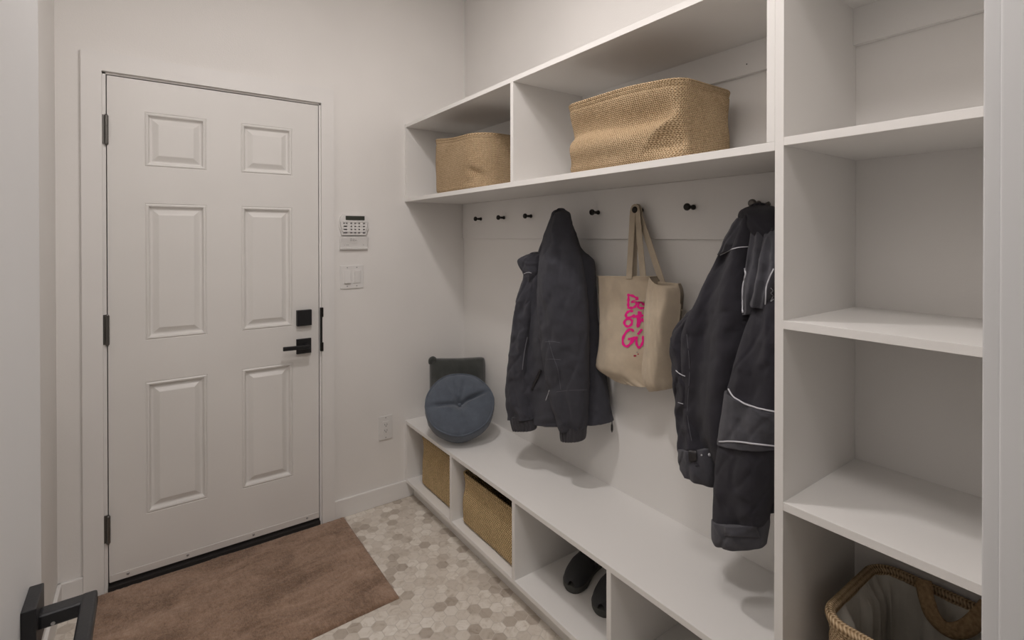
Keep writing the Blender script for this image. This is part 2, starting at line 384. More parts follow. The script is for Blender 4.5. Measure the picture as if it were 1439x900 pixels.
# strike plate on the jamb edge
bm = bmesh.new(); box(bm, .6825, .6905, YW-.0195, YW-.001, .857, 1.070, .001); box(bm, .6805, .6955, YW-.022, YW-.012, 1.025, 1.072, .003); box(bm, .6805, .6955, YW-.022, YW-.012, .857, .900, .003)
from_bm('strike_plate', bm, 'bronze', d1)
db = bxo('deadbolt', (.572, .640, YW-.024, YW-.0015, .991, 1.0665), 'black', d1, bev=.0025)
dh = bxo('door_handle', (.572, .640, YW-.013, YW-.0015, .8555, .927), 'black', d1, bev=.002)
bm = bmesh.new(); cyl(bm, (.611, YW-.012, .893), (.611, YW-.058, .893), [(0, .013), (.02, .012), (.046, .011)], 20)
vs = box(bm, -.108, .012, -.0065, .0065, -.0095, .0095, .003)
bmesh.ops.transform(bm, matrix=Matrix.Translation((.611, YW-.056, .894)) @ Matrix.Rotation(.03, 4, 'Y'), verts=vs)
from_bm('lever', bm, 'black', dh, False)

# ---------------- near door leaf, standing open along the left wall
LX = -.120
d2 = thing('door_2', (LX-.017, YN+.02, 0)); struct(d2)
bxo('door_slab', (LX-.035, LX, YN+.008, .925, .012, 2.045), 'leaf', d2, bev=.002)
lh = thing('lever_set', (LX, .81, .96)); lh.parent = d2; lh.matrix_parent_inverse = basis(d2).inverted()
COL.objects.unlink(lh); bpy.data.objects.remove(lh)
lr = bxo('door_handle', (LX, LX+.0135, .785, .840, .935, .9935), 'black', d2, bev=.0015)
bm = bmesh.new()
box(bm, LX+.012, LX+.066, .7995, .8205, .958, .9755, .004, 3); box(bm, LX+.050, LX+.066, .700, .8205, .957, .9760, .004, 3)
from_bm('lever', bm, 'black', lr)
bm = bmesh.new(); cyl(bm, (LX+.026, .7998, .962), (LX+.026, .7985, .962), [(0, .0022), (.0008, .002)]); from_bm('set_screw', bm, 'steel', lr)
for z in (.25, 1.05, 1.85):
    bm = bmesh.new(); cyl(bm, (LX+.006, YN+.012, z-.045), (LX+.006, YN+.012, z+.045), [(0, .006), (.09, .006)], 14); from_bm('hinge', bm, 'black', d2)

# ============================================================ BUILT-INS
T = .0185
BT, BB = .4176, .1000        # bench top, bottom board top
UB0, UB1, UT1 = 1.6095, 1.6295, 2.030
YP1, YP0 = .5755, .5560      # tower's left panel
DIV = [2.071, 1.5735, 1.077]
back = tag(thing('back_panel', (XB-.008, 1.57, BT)), 'white flat wall panelling with hook rail behind the hanging coats', 'wall panel')
# back board sits between bench top and cabinet
back_board = bxo('board', (XB-.007, XB-.001, YP1+.0005, YW-.0005, BT+.0003, UB0-.0003), 'board', back, bev=0)

bench = tag(thing('bench_cabinet', (1.32, 1.57, 0)), 'low white bench with open cubbies along the right wall', 'bench')
bxo('seat_board', (XF, XB-.0005, YP1, YW, BT-.0185, BT), 'board', bench, bev=.0012)
bxo('bottom_board', (XF, XB-.0005, YP1, YW, BB-.0185, BB), 'board', bench, bev=.0012)
bxo('side_panel', (XF+.0005, XB-.0005, YW-T, YW-.0005, BB, BT-.0185), 'board', bench)
for y in DIV: bxo('divider', (XF+.0005, XB-.001, y-T/2, y+T/2, BB, BT-.0185), 'board', bench)
bxo('cubby_back', (XB-.006, XB-.001, YP1, YW-T, BB, BT-.0185), 'board', bench, bev=0)
bxo('toe_kick', (XF+.045, XF+.06, YP1, YW, 0, BB-.0185), 'board', bench, bev=0)

upc = tag(thing('wall_cabinet', (1.32, 1.57, UB0)), 'long white open wall cabinet above the row of hooks', 'wall cabinet')
bxo('bottom_board', (XF, XB-.0005, YP1, YW-.0005, UB0, UB1), 'board', upc)
bxo('top_board', (XF, XB-.0005, YP1, YW-.0005, UT1-.0185, UT1), 'board', upc)
bxo('side_panel', (XF, XB-.0005, YW-T, YW-.0005, UB1, UT1-.0185), 'board', upc)
bxo('side_panel', (XF, XB-.0005, YP1, YP1+T, UB1, UT1-.0185), 'board', upc)
bxo('divider', (XF, XB-.0005, 1.5715, 1.590, UB1, UT1-.0185), 'board', upc)
for y0, y1 in ((1.590, YW-T), (YP1+T, 1.5715)):
    bxo('hanging_rail', (XB-.0185, XB-.0005, y0, y1, 1.917, UT1-.0185), 'board', upc)
bm = bmesh.new(); cyl(bm, (XB-.0184, .845, 1.948), (XB-.0200, .845, 1.948), [(0, .0022), (.0006, .002)], 10); from_bm('screw', bm, 'black', upc)

TY0 = YN+.0005
tw = tag(thing('shelf_tower', (1.32, .34, 0)), 'tall white open shelf tower at the right end of the bench', 'shelf unit')
bxo('side_panel', (XF, XB-.0005, YP0, YP1-.0002, 0, UT1), 'board', tw)
bxo('side_panel', (XF, XB-.0005, TY0, TY0+T, 0, UT1), 'board', tw)
bxo('top_board', (XF, XB-.0005, TY0+T, YP0, UT1-.0185, UT1), 'board', tw)
for zt in (1.6365, 1.2335, .8330): bxo('shelf', (XF, XB-.0005, TY0+T, YP0, zt-.0185, zt), 'board', tw)
bxo('bottom_board', (XF, XB-.0005, TY0+T, YP0, BB-.0185, BB), 'board', tw)
bxo('hanging_rail', (XB-.0185, XB-.0005, TY0+T, YP0, 1.917, UT1-.0185), 'board', tw)
bxo('toe_kick', (XF+.045, XF+.06, TY0+T, YP0, 0, BB-.0185), 'board', tw, bev=0)

# coat rail with its row of peg hooks
rail = tag(thing('coat_rail', (XB-.018, 1.57, 1.51)), 'white horizontal board carrying a row of small dark peg hooks', 'coat rail')
RX = XB-.0185
bxo('rail_board', (RX, XB-.0072, YP1+.0005, YW-.003, 1.409, UB0-.0003), 'trim', rail, bev=.0015)
HY = [2.374, 2.150, 1.923, 1.698, 1.475, 1.252, 1.030, .806]
for i, y in enumerate(HY):
    bm = bmesh.new()
    cyl(bm, (RX, y, 1.5175), (RX-.1, y, 1.5175), [(0, .0085), (.002, .009), (.006, .0085), (.010, .0062), (.026, .0056), (.030, .0075), (.033, .0112), (.036, .0125), (.040, .0122), (.043, .0105), (.0445, .006)], 20)
    h = from_bm('hook', bm, 'greymetal' if i == 7 else 'bronze', rail, True)
    h.data.name = 'hook'

# ============================================================ WALL DEVICES
yw = YW
kp = tag(thing('alarm_keypad', (.85, yw, 1.44)), 'white alarm keypad with flipped down cover on the far wall', 'alarm keypad')
def plate_poly(bm, pts, y0, y1, bev=.002):
    a = [bm.verts.new((x, y1, z)) for x, z in pts]; b = [bm.verts.new((x, y0, z)) for x, z in pts]
    f = bm.faces.new(a); g = bm.faces.new(b[::-1])
    for k in range(len(pts)): bm.faces.new((a[k], b[k], b[(k+1) % len(pts)], a[(k+1) % len(pts)]))
    bmesh.ops.recalc_face_normals(bm, faces=bm.faces)
    if bev: bmesh.ops.bevel(bm, geom=list(f.edges), offset=bev, segments=2, affect='EDGES')
bm = bmesh.new()
plate_poly(bm, [(.790, 1.440), (.779, 1.478), (.777, 1.500), (.783, 1.520), (.797, 1.533), (.905, 1.533), (.917, 1.522), (.922, 1.500), (.920, 1.476), (.909, 1.440)], yw, yw-.020, .003)
from_bm('body', bm, 'plastic', kp)
bm = bmesh.new(); plate_poly(bm, [(.788, 1.427), (.776, 1.468), (.776, 1.495), (.784, 1.4955), (.916, 1.4955), (.925, 1.495), (.925, 1.468), (.911, 1.427)], yw-.001, yw-.017, .0015); box(bm, .789, .914, yw-.0225, yw-.018, 1.4955, 1.498, .0005)
from_bm('key_bezel', bm, 'plastic', kp)
bxo('screen', (.805, .902, yw-.0225, yw-.019, 1.504, 1.5255), 'screen', kp, bev=.0015)
for r in range(4):
    z = 1.4875-.0155*r
    for x, w in (((.797, .008), (.811, .008)) if r == 0 else ((.804, .018),)) + ((.834, .0095), (.854, .0095), (.874, .0095), (.899, .0105)):
        bm = bmesh.new(); box(bm, x-w*.55, x+w*.55, yw-.0200, yw-.0160, z-.0042, z+.0042, .0012); from_bm('keypad_button', bm, 'key', kp)
bm = bmesh.new(); vs = box(bm, .779, .921, -.006, .0, -.062, 0, .0015); vs += box(bm, .779, .921, -.012, -.0, -.066, -.056, .0015)
bmesh.ops.transform(bm, matrix=Matrix.Translation((0, yw-.014, 1.4215)) @ Matrix.Rotation(math.radians(10), 4, 'X'), verts=list(bm.verts))
cover = from_bm('cover', bm, 'plastic', kp)
def strokes(name, lines, y, w, mat, parent, dth=.0006):
    bm = bmesh.new()
    for ln in lines:
        tube(bm, [(x, y, z) for x, z in ln], w/2, 6, flat=1)
    return from_bm(name, bm, mat, parent)
ym = yw-.0262
strokes('writing', [[(.826, 1.408), (.832, 1.411), (.834, 1.402), (.829, 1.397), (.825, 1.401), (.826, 1.408)], [(.839, 1.408), (.846, 1.409), (.840, 1.398), (.848, 1.398)], [(.851, 1.399), (.854, 1.405), (.858, 1.399)]], ym-.002, .0016, 'ink', cover)
for q_ in ([(.794, 1.377), (.798, 1.377)], [(.803, 1.378), (.818, 1.378)], [(.890, 1.378), (.896, 1.378)]): strokes('writing', [q_], ym-.0045, .0016, 'ink', cover)

sp_ = tag(thing('light_switch', (.84, yw, 1.215)), 'white double rocker light switch below the alarm keypad', 'light switch')
bxo('plate', (.781, .901, yw-.006, yw, 1.155, 1.274), 'plastic', sp_, bev=.003)
for x, tilt in ((.817, .10), (.866, -.06)):
    bxo('rocker_frame', (x-.019, x+.019, yw-.0075, yw-.004, 1.181, 1.248), 'plastic', sp_, bev=.0008)
    bm = bmesh.new(); vs = box(bm, -.0155, .0155, -.0045, .003, -.031, .031, .0008)
    bmesh.ops.transform(bm, matrix=Matrix.Translation((x, yw-.0075, 1.2145)) @ Matrix.Rotation(-tilt, 4, 'X'), verts=list(bm.verts)); from_bm('rocker', bm, 'plastic', sp_)
    for z in (1.168, 1.262):
        bm = bmesh.new(); cyl(bm, (x, yw-.0055, z), (x, yw-.009, z), [(0, .003), (.001, .0028), (.0014, .002)], 12); from_bm('screw', bm, 'ink', sp_)
ou = tag(thing('power_outlet', (1.02, yw, .40)), 'white wall power outlet low beside the bench end', 'power outlet')
bxo('plate', (.982, 1.057, yw-.006, yw, .340, .4665), 'plastic', ou, bev=.003)
bxo('socket_face', (1.002, 1.037, yw-.0085, yw-.004, .369, .438), 'plastic', ou, bev=.001)
for z in (.388, .419):
    bm = bmesh.new()
    for dx in (-.0065, .0055): box(bm, 1.0195+dx-.001, 1.0195+dx+.001, yw-.0092, yw-.008, z-.0015, z+.006)
    cyl(bm, (1.0195, yw-.008, z-.0065), (1.0195, yw-.0092, z-.0065), [(0, .0025), (.0012, .0025)], 12)
    from_bm('socket_hole', bm, 'screen', ou)
for z in (.351, .456):
    bm = bmesh.new(); cyl(bm, (1.0195, yw-.0055, z), (1.0195, yw-.009, z), [(0, .003), (.001, .0028), (.0014, .002)], 12); from_bm('screw', bm, 'ink', ou)

# ============================================================ RUG
def rug():
    x0, x1, y0, y1 = -.185, .7925, 1.850, 2.5585; nx, ny = 260, 190; rows = []
    for j in range(ny+1):
        r = []
        for i in range(nx+1):
            u, v = i/nx, j/ny
            x = x0+(x1-x0)*u; y = y0+(y1-y0)*v + (1-v)*.030*(u-.5)
            ed = min(u*(x1-x0), (1-u)*(x1-x0), v*(y1-y0), (1-v)*(y1-y0))
            z = .011*min(1, (ed/.006))**.5 if ed > 0 else .0006
            n = noise.noise((x*14, y*14, 0))*.0022 + noise.noise((x*120, y*70, 3))*.0016
            wob = noise.noise((x*9, y*9, 7))*.003 + noise.noise((x*90, y*90, 2))*.001
            r.append(Vector((x+wob, y+wob, .001+z+(n if ed > .004 else 0))))
        rows.append(r)
    top = grid_mesh('doormat', rows, 'rug', None, closed=False, caps=False)
    bm = bmesh.new(); bm.from_mesh(top.data)
    be = [e for e in bm.edges if e.is_boundary]
    ex = bmesh.ops.extrude_edge_only(bm, edges=be)
    for g in ex['geom']:
        if isinstance(g, bmesh.types.BMVert): g.co.z = .0002
    bmesh.ops.contextual_create(bm, geom=[e for e in bm.edges if e.is_boundary])
    bm.to_mesh(top.data); bm.free()
    return tag(top, 'brown stained pile mat on the tiles before the exterior door', 'doormat')
rug()

# ============================================================ BASKETS
def basket(name, x0, x1, y0, y1, z0, h, mat, label, group, rad=.05, dent=None, flare=.0, th=.006, lean=0, seed=0, rim_r=.006, lining=None, rim_fn=None, xf=1.0):
    root = tag(thing(name, ((x0+x1)/2, (y0+y1)/2, z0)), label, 'basket', group)
    cx, cy, hx, hy = (x0+x1)/2, (y0+y1)/2, (x1-x0)/2, (y1-y0)/2
    # perimeter
    per = []
    NS, NC = 46, 14
    def corner(px, py, a0):
        for k in range(NC+1):
            a = a0+PI/2*k/NC; per.append((px+rad*math.cos(a), py+rad*math.sin(a), math.cos(a), math.sin(a)))
    def seg(ax, ay, bx_, by, nx, ny):
        for k in range(1, NS): f = k/NS; per.append((ax+(bx_-ax)*f, ay+(by-ay)*f, nx, ny))
    corner(hx-rad, hy-rad, 0); seg(hx-rad, hy, -hx+rad, hy, 0, 1)
    corner(-hx+rad, hy-rad, PI/2); seg(-hx, hy-rad, -hx, -hy+rad, -1, 0)
    corner(-hx+rad, -hy+rad, PI); seg(-hx+rad, -hy, hx-rad, -hy, 0, -1)
    corner(hx-rad, -hy+rad, 3*PI/2); seg(hx, -hy+rad, hx, hy-rad, 1, 0)
    def ring(t, inset):
        out = []
        for (px, py, nx, ny) in per:
            z = z0+h*t
            if rim_fn: z += rim_fn(cx+px, cy+py)*t**3
            k = 1+flare*(t-.3)
            d = -inset + noise.noise(((cx+px)*7+seed, (cy+py)*7, z*7))*.006*math.sin(PI*min(1, t+.1)) - (1-min(1, t/.08))**2*.012 - (.0028*math.exp(-((t-.925)/.014)**2) if inset == 0 else 0)
            p = Vector((cx+px*k+nx*d, cy+py*k+ny*d, z))
            if dent: p += dent(p, t, nx, ny)
            out.append(p)
        return out
    NL = 80
    outer = [ring(i/NL, 0) for i in range(NL+1)]
    inner = [ring(1-i/16*(1-.03), th) for i in range(17)]
    body = grid_mesh('body', outer+inner, mat, root, True, True, ring_uvs(outer+inner))
    top = [(a+b)/2 for a, b in zip(outer[-1], inner[0])]
    R = []
    for k in range(10):
        a = 2*PI*k/10
        R.append([p+Vector((q[2], q[3], 0))*math.cos(a)*(rim_r*.85)+Vector((0, 0, math.sin(a)*rim_r)) for p, q in zip(top, per)])
    R.append(R[0])
    grid_mesh('rim', R, mat, root, True, False, [[(u, v) for v, u in [(0, 0)]] and [(k*.006, j*.0033) for k in range(len(top)+1)] for j in range(11)])
    if lining:
        ir = []
        for i in range(26):
            t = 1-i/25*.97
            rg = ring(t, th+.004)
            k0 = sst(0, .10, 1-t)
            ir.append([p + Vector((-q[2], -q[3], 0))*(k0*(.004+.022*max(0, 1-abs(noise.noise((k*.095+3, t*.5, 5)))*5)+.008*abs(noise.noise((k*.21, t*1.2, 9))))) for k, (p, q) in enumerate(zip(rg, per))])
        c = sum(ir[-1], Vector())/len(ir[-1]); ir.append([c+(p-c)*.05 for p in ir[-1]])
        grid_mesh('lining', ir, lining, root, True, 'end', ring_uvs(ir))
    return root
def g(x, s): return math.exp(-(x/s)**2)
def sst(a, b, x):
    x = min(1, max(0, (x-a)/(b-a))); return x*x*(3-2*x)
def dentA(p, t, nx, ny):      # big basket on the right of the wall cabinet
    o = Vector((0, 0, 0)); wf = max(0, -nx)**.8; wl = max(0, ny)
    u = (1.318-p.y)/.472                       # 0 left .. 1 right corner
    zl = .56+.05*math.sin(u*7)*.6
    v = (t-zl)
    val = g(v, .24) if v > 0 else g(v, .10)
    o.x += wf*.034*val*(1-sst(.86, 1.02, u))
    o.x -= wf*.014*g(t-.30, .13)*(1-sst(.6, .85, u))
    cl_ = u-(.80+.22*(t-.25)/.4)                 # oblique fold running down from the corner
    o.x += wf*.034*sst(-.02, .05, cl_)*g(u-.95, .14)*g(t-.24, .17)
    o.x -= wf*.010*g(cl_, .05)*g(t-.42, .22)
    o.y -= wl*.034*g(t-.25, .17)
    o.y += max(0, -ny)*(.006*g(t-.6, .2))
    return o
def dentB(p, t, nx, ny):
    o = Vector((0, 0, 0)); wf = max(0, -nx)**.5
    u = (2.338-p.y)/.47
    d1 = (u-.88)*.8+(t-.30)*.5; d2 = (t-.30)-(u-.88)*.6
    o.x += wf*.026*g(d1, .055)*g(d2, .12)
    o.x += wf*.010*g(u-.80, .10)*g(t-.16, .10)
    o.x -= wf*.010*g(u-.5, .4)*g(t-.5, .4)
    return o
def rimA(x, y): return -.010*g(x-1.16, .05)*0 + (.014 if False else 0)
basket('storage_basket', 1.156, 1.445, .846, 1.318, UB1+.0005, .236, 'jute', 'large dented jute basket in the right bay of the wall cabinet', 'jute baskets in the wall cabinet', .060, dentA, .0, seed=1, rim_fn=lambda x, y: -.004-.014*g(y-.86, .12))
basket('storage_basket', 1.160, 1.445, 1.870, 2.338, UB1+.0005, .248, 'jute', 'jute basket in the left bay of the wall cabinet', 'jute baskets in the wall cabinet', .105, dentB, .02, seed=5, rim_fn=lambda x, y: .026*g(y-2.30, .16)-.004)
def dentC(p, t, nx, ny):
    return Vector((.010*g(t-.75, .2), 0, 0)) if nx < -.3 else Vector()
basket('storage_basket', 1.172, 1.45, 2.095, 2.478, BB+.0005, .252, 'seagrass', 'brown woven basket in the leftmost bench cubby near the corner', 'woven baskets in the bench cubbies', .03, dentC, .0, seed=8)
basket('storage_basket', 1.166, 1.45, 1.602, 2.033, BB+.0005, .230, 'seagrass', 'brown woven basket in the second bench cubby from the corner', 'woven baskets in the bench cubbies', .03, dentC, .0, seed=11)
tb = basket('storage_basket', 1.185, 1.488, .160, .498, BB+.0005, .490, 'jute', 'tall lined woven basket with handle at the foot of the shelf tower', None, .055, None, .04, rim_r=.013, th=.008, seed=15, lining='lining')
hq = [at(a, b, x=c) for a, b, c in ((1297, 815, 1.450), (1299, 828, 1.442), (1303, 845, 1.432), (1312, 868, 1.425), (1333, 886, 1.425), (1356, 884, 1.428), (1376, 868, 1.436), (1390, 852, 1.450))]
bm = bmesh.new(); tube(bm, spline(hq, 50), .0165, 14, True, .42, (1, 0, 0)); hnd = from_bm('handle', bm, 'jute', tb, True)

# ============================================================ CUSHIONS
def frame(c, nrm, upv=(0, 0, 1)):
    n = Vector(nrm).normalized(); u = Vector(upv); u = (u-n*u.dot(n)).normalized(); r = u.cross(n)
    return Vector(c), r, u, n
def square_cushion():
    c, r, u, n = frame((1.360, 2.408, .5935), (-.49, -.86, .20))
    root = tag(thing('square_cushion', (1.35, 2.42, BT)), 'dark charcoal square cushion leaning in the corner behind the round one', 'cushion')
    N = 48; hw, hh, T_ = .153, .166, .052
    rows = []
    def P(a, b, s):
        # a,b in -1..1
        e = (1-abs(a)**3.0)*(1-abs(b)**3.0)
        t = T_*max(0, e)**.42
        pin = .030*(abs(a)*abs(b))**3
        x = a*hw*(1-.05*abs(b)**10*abs(a)**2)*(1-.02*(1-b*b)); z = b*hh*(1-.04*abs(a)**10*abs(b)**2)*(1-.03*(1-a*a))
        w = noise.noise((a*2.2+3, b*2.2, s*4))*.010*min(1, e*4)+noise.noise((a*6, b*3, s*2))*.003
        return c + r*x + u*z + n*(s*(t+w*(1 if e > 0 else 0)))
    f = [[P(-1+2*i/N, -1+2*j/N, 1) for i in range(N+1)] for j in range(N+1)]
    b = [[P(-1+2*i/N, -1+2*j/N, -1) for i in range(N+1)] for j in range(N+1)]
    verts = [v for rr in f for v in rr]+[v for rr in b for v in rr]; off = (N+1)**2; faces = []
    for j in range(N):
        for i in range(N):
            q = j*(N+1)+i; faces.append((q, q+1, q+N+2, q+N+1)); faces.append((off+q, off+q+N+1, off+q+N+2, off+q+1))
    me = bpy.data.meshes.new('cover'); me.from_pydata([tuple(v) for v in verts], [], faces)
    ul = me.uv_layers.new(name='UVMap')
    for l in me.loops: d = Vector(verts[l.vertex_index])-c; ul.data[l.index].uv = (d.dot(r), d.dot(u))
    bm = bmesh.new(); bm.from_mesh(me); bmesh.ops.remove_doubles(bm, verts=bm.verts, dist=.0004); bmesh.ops.recalc_face_normals(bm, faces=bm.faces); bm.to_mesh(me); bm.free()
    link('cover', me, 'dkgreen', root, True)
    bm = bmesh.new()
    pts = [c+r*(-hw*.96)+u*(hh*.80)+n*.012, c+r*(-hw*.93)+u*(hh*.93)+n*.016, c+r*(-hw*.84)+u*(hh*.97)+n*.022, c+r*(-hw*.76)+u*(hh*.90)+n*.028]
    tube(bm, spline(pts, 12), [.008, .011, .013, .0145, .015, .015, .0145, .014, .013, .012, .009, .005], 12); from_bm('corner_fold', bm, 'dkgreen', root, True)
square_cushion()
def round_cushion():
    c, r, u, n = frame((1.240, 2.175, .5790), (-.485, -.86, .78))
    u = u*.93
    root = tag(thing('round_cushion', (1.25, 2.2, BT)), 'round tufted blue-grey cushion on the bench before the square one', 'cushion')
    R_, HB = .169, .050
    prof = []      # (radius, height) front to back
    for k in range(40): q = k/39; prof.append((q*R_*.955, 'f', q))
    rows = []; NA = 120
    def wob(a): return 1+.010*math.sin(3*a+1)+.008*math.sin(7*a)
    def front(q, a):
        h = HB+.020*(1-q**3.2)**.7
        h -= .036*math.exp(-(q/.17)**2)+.008*math.exp(-(q/.4)**2)
        for a0, wd, dp in ((.42, .10, .030), (3.22, .16, .020), (1.75, .10, .010), (1.35, .08, .008), (2.1, .08, .006), (4.9, .2, .004)):
            da = (a-a0+PI) % (2*PI)-PI
            h -= dp*math.exp(-(da*max(q, .1)/(.055+wd*.12))**2)*math.exp(-((q-.45)/.42)**2)*1.0
        h += noise.noise((q*math.cos(a)*3, q*math.sin(a)*3, 1))*.006*(1-q)
        return h
    ringsf = []
    for k in range(41):
        q = max(.004, k/40)
        ringsf.append([(q*R_*.945*wob(2*PI*j/NA), front(q, 2*PI*j/NA), 2*PI*j/NA) for j in range(NA)])
    for rr, hh in ((.975, HB-.001), (1.0, HB-.012), (1.012, 0), (1.0, -HB+.012), (.975, -HB+.001)):
        ringsf.append([(R_*rr*wob(2*PI*j/NA)+.002*noise.noise((j*.5, hh*60, 0)), hh, 2*PI*j/NA) for j in range(NA)])
    for k in range(20):
        q = 1-(k+1)/20.5; ringsf.append([(q*R_*.945*wob(2*PI*j/NA), -HB-.018*(1-q**3), 2*PI*j/NA) for j in range(NA)])
    rows = [[c+r*(ra*math.cos(a))+u*(ra*math.sin(a))+n*h for ra, h, a in rg] for rg in ringsf]
    grid_mesh('cover', rows, 'blue', root, True, True, [[(p.dot(r), p.dot(u)) for p in rg]+[(rg[0].dot(r), rg[0].dot(u))] for rg in rows])
    for hh in (HB-.001, -HB+.001):
        bm = bmesh.new(); pts = [c+r*(R_*.968*wob(2*PI*j/90)*math.cos(2*PI*j/90))+u*(R_*.968*wob(2*PI*j/90)*math.sin(2*PI*j/90))+n*hh for j in range(91)]
        tube(bm, pts, .0032, 8, False, 1, n); from_bm('piping', bm, 'blue', root, True)
    bm = bmesh.new(); p = c+n*(HB-.028); cyl(bm, p, p+n, [(0, .006), (.003, .009), (.008, .0085), (.011, .005)], 16); from_bm('button', bm, 'blue', root, True)
round_cushion()

# ============================================================ SHOES
def shoe(tip, ang, label):
    root = tag(thing('slip_on_shoe', (tip[0], tip[1], BB), None, None), label, 'shoe', 'black slip-on shoes in the third cubby')
    ax = Vector((math.cos(ang), math.sin(ang), 0)); sd = Vector((-math.sin(ang), math.cos(ang), 0)); L = .235
    def wid(t): return .0475*(max(0, 1-(1-min(1, t/.30))**2.3))**.5*(1-.16*g(t-.62, .2)) * (max(0, 1-max(0, (t-.80)/.2)**2.4))**.5
    def C(t): return Vector((tip[0], tip[1], 0))+ax*(L*t)+sd*(.006*math.sin(t*5))
    ts = [i/60 for i in range(61)]; ts[0] = .003; ts[-1] = .997
    def outline(z, k): return [C(t)+sd*(wid(t)*k+.001)+Vector((0, 0, z)) for t in ts]+[C(t)-sd*(wid(t)*k+.001)+Vector((0, 0, z)) for t in reversed(ts)]
    z0 = BB+.0005
    rows = [outline(z0, .90), outline(z0+.004, 1.0), outline(z0+.018, 1.03), outline(z0+.022, 1.0), outline(z0+.023, .9)]
    so = grid_mesh('sole', rows, 'sole', root, True, True, ring_uvs(rows))
    rows = []; n = 44
    for i in range(n+1):
        t = .012+.60*i/n
        H = .020+.046*(min(1, t/.42))**.62 + .006*(t > .4)*(t-.4)
        w = wid(t)*.985
        rows.append([C(t)+sd*(w*math.cos(PI*k/24)*(1-.10*math.sin(PI*k/24)))+Vector((0, 0, z0+.018+H*math.sin(PI*k/24)**.75)) for k in range(25)])
    for i in range(n, -1, -1):
        t = .02+.585*i/n; H = .020+.046*(min(1, t/.42))**.62-.004; w = wid(t)*.985-.004
        rows.append([C(t+.012)+sd*(w*math.cos(PI*k/24)*(1-.10*math.sin(PI*k/24)))+Vector((0, 0, z0+.018+max(.001, H)*math.sin(PI*k/24)**.75)) for k in range(25)])
    grid_mesh('upper', rows, 'shoe', root, False, False, [[(k*.005, i*.005) for k in range(26)] for i in range(len(rows))])
    bm = bmesh.new(); pts = []
    for k in range(15):
        a = -PI/2+PI*k/14; pts.append(C(.60+.36*math.cos(a))+sd*(.043*math.sin(a))+Vector((0, 0, z0+.034+.006*math.cos(a))))
    tube(bm, pts, .006, 8, True, 1.0, None); o = from_bm('heel_strap', bm, 'shoe', root, True)
    for v in o.data.vertices: pass
    return root
shoe((1.262, 1.388), .42, 'black slip-on shoe nearer the middle of the third bench cubby')
shoe((1.266, 1.240), .42, 'black slip-on shoe half hidden behind the cubby divider')

# ============================================================ GARMENTS
def piece(name, rows, P, a, mat, parent, levels=110, NK=88, fold=.006, crum=.004, sq=.82, seed=0, kf=5, closeT=.2, closeB=.0, flat_bottom=True, bright=None):
    """rows: (vL, uL, vR, uR, offset, half_depth): outline of the cloth read in the vertical plane through P along a."""
    P = Vector(P); a = Vector(a).normalized(); n = Vector((a.y, -a.x, 0)).normalized()
    if n.x > 0: n = -n
    keys = []
    for (vl, ul, vr, ur, off, hd) in rows:
        Lp = at(ul, vl, P=P+n*off, n=n); Rp = at(ur, vr, P=P+n*off, n=n)
        keys.append((*Lp, *Rp, off, hd))
    # even spacing by height
    R = []
    for i in range(levels+1):
        t = i/levels; k = catmull(keys, t)
        Lp, Rp, off, hd = Vector(k[:3]), Vector(k[3:6]), k[6], max(.003, k[7])
        c = (Lp+Rp)/2; hw = (Rp-Lp)/2; w = hw.length
        ed = 1.0
        if closeT and t < .06: ed = (1-(1-t/.06)**2)**.5*(1-closeT)+closeT
        if closeB and t > .95: ed = min(ed, (1-((t-.95)/.05)**2)**.5*(1-closeB)+closeB)
        ring = []
        for j in range(NK):
            th = 2*PI*j/NK; cs, sn = math.cos(th), math.sin(th)
            x = abs(cs)**sq*(1 if cs > 0 else -1); y = abs(sn)**sq*(1 if sn > 0 else -1)
            p = c + hw*x + n*(hd*ed*y)
            zz = c.z
            f1 = math.sin(kf*x+2.2*noise.noise((zz*3.1, seed, 0))*2+seed)*fold*1.35*abs(sn)
            ridged = 1-abs(noise.noise((x*w*16+seed, zz*5.5+x*1.2, y*.6+seed*2)))*3
            f2 = ridged*crum
            f3 = noise.noise((p.x*34, p.y*34, zz*22+seed))*crum*.7
            f4 = abs(noise.noise((p.x*13+seed, p.y*13, zz*17)))*crum*2.2
            f5 = max(0, 1-abs(noise.noise((x*w*9+seed*3, zz*13+x*w*10, seed)))*8)*crum*1.0 - max(0, 1-abs(noise.noise((x*w*11-seed, zz*9-x*w*12, seed+7)))*8)*crum*1.2
            p = p + n*((1 if y >= 0 else -1)*(f1+f2*.8+f3-f4+f5)*abs(sn)**.6) + hw.normalized()*(f3*.8*cs)
            ring.append(p)
        R.append(ring)
    for ring in (R[0], R[-1]):
        pass
    c0 = sum(R[0], Vector())/NK; T0 = R[0]; hz = .45*min(.016, max((p-c0).length for p in T0))
    for k_, dz in ((.92, .30), (.78, .62), (.55, .88), (.28, 1.0)): R.insert(0, [c0+Vector(((p.x-c0.x)*k_, (p.y-c0.y)*k_, (p.z-c0.z)*k_+(hz*dz if closeT else 0))) for p in T0])
    o = grid_mesh(name, R, mat, parent, True, True, ring_uvs(R))
    for ring in R[1:]:
        for p in ring:
            if p.x > RX-.002 and 1.4 < p.z < UB0 or p.x > XB-.006: break
    for v in o.data.vertices:
        lim = (RX-.002) if v.co.z > 1.405 else (XB-.010)
        if v.co.x > lim: v.co.x = lim
    return o
def bvh(objs):
    vs, fs = [], []
    for o in objs:
        b = len(vs); vs += [v.co.copy() for v in o.data.vertices]; fs += [[b+i for i in p.vertices] for p in o.data.polygons]
    return BVHTree.FromPolygons(vs, fs)
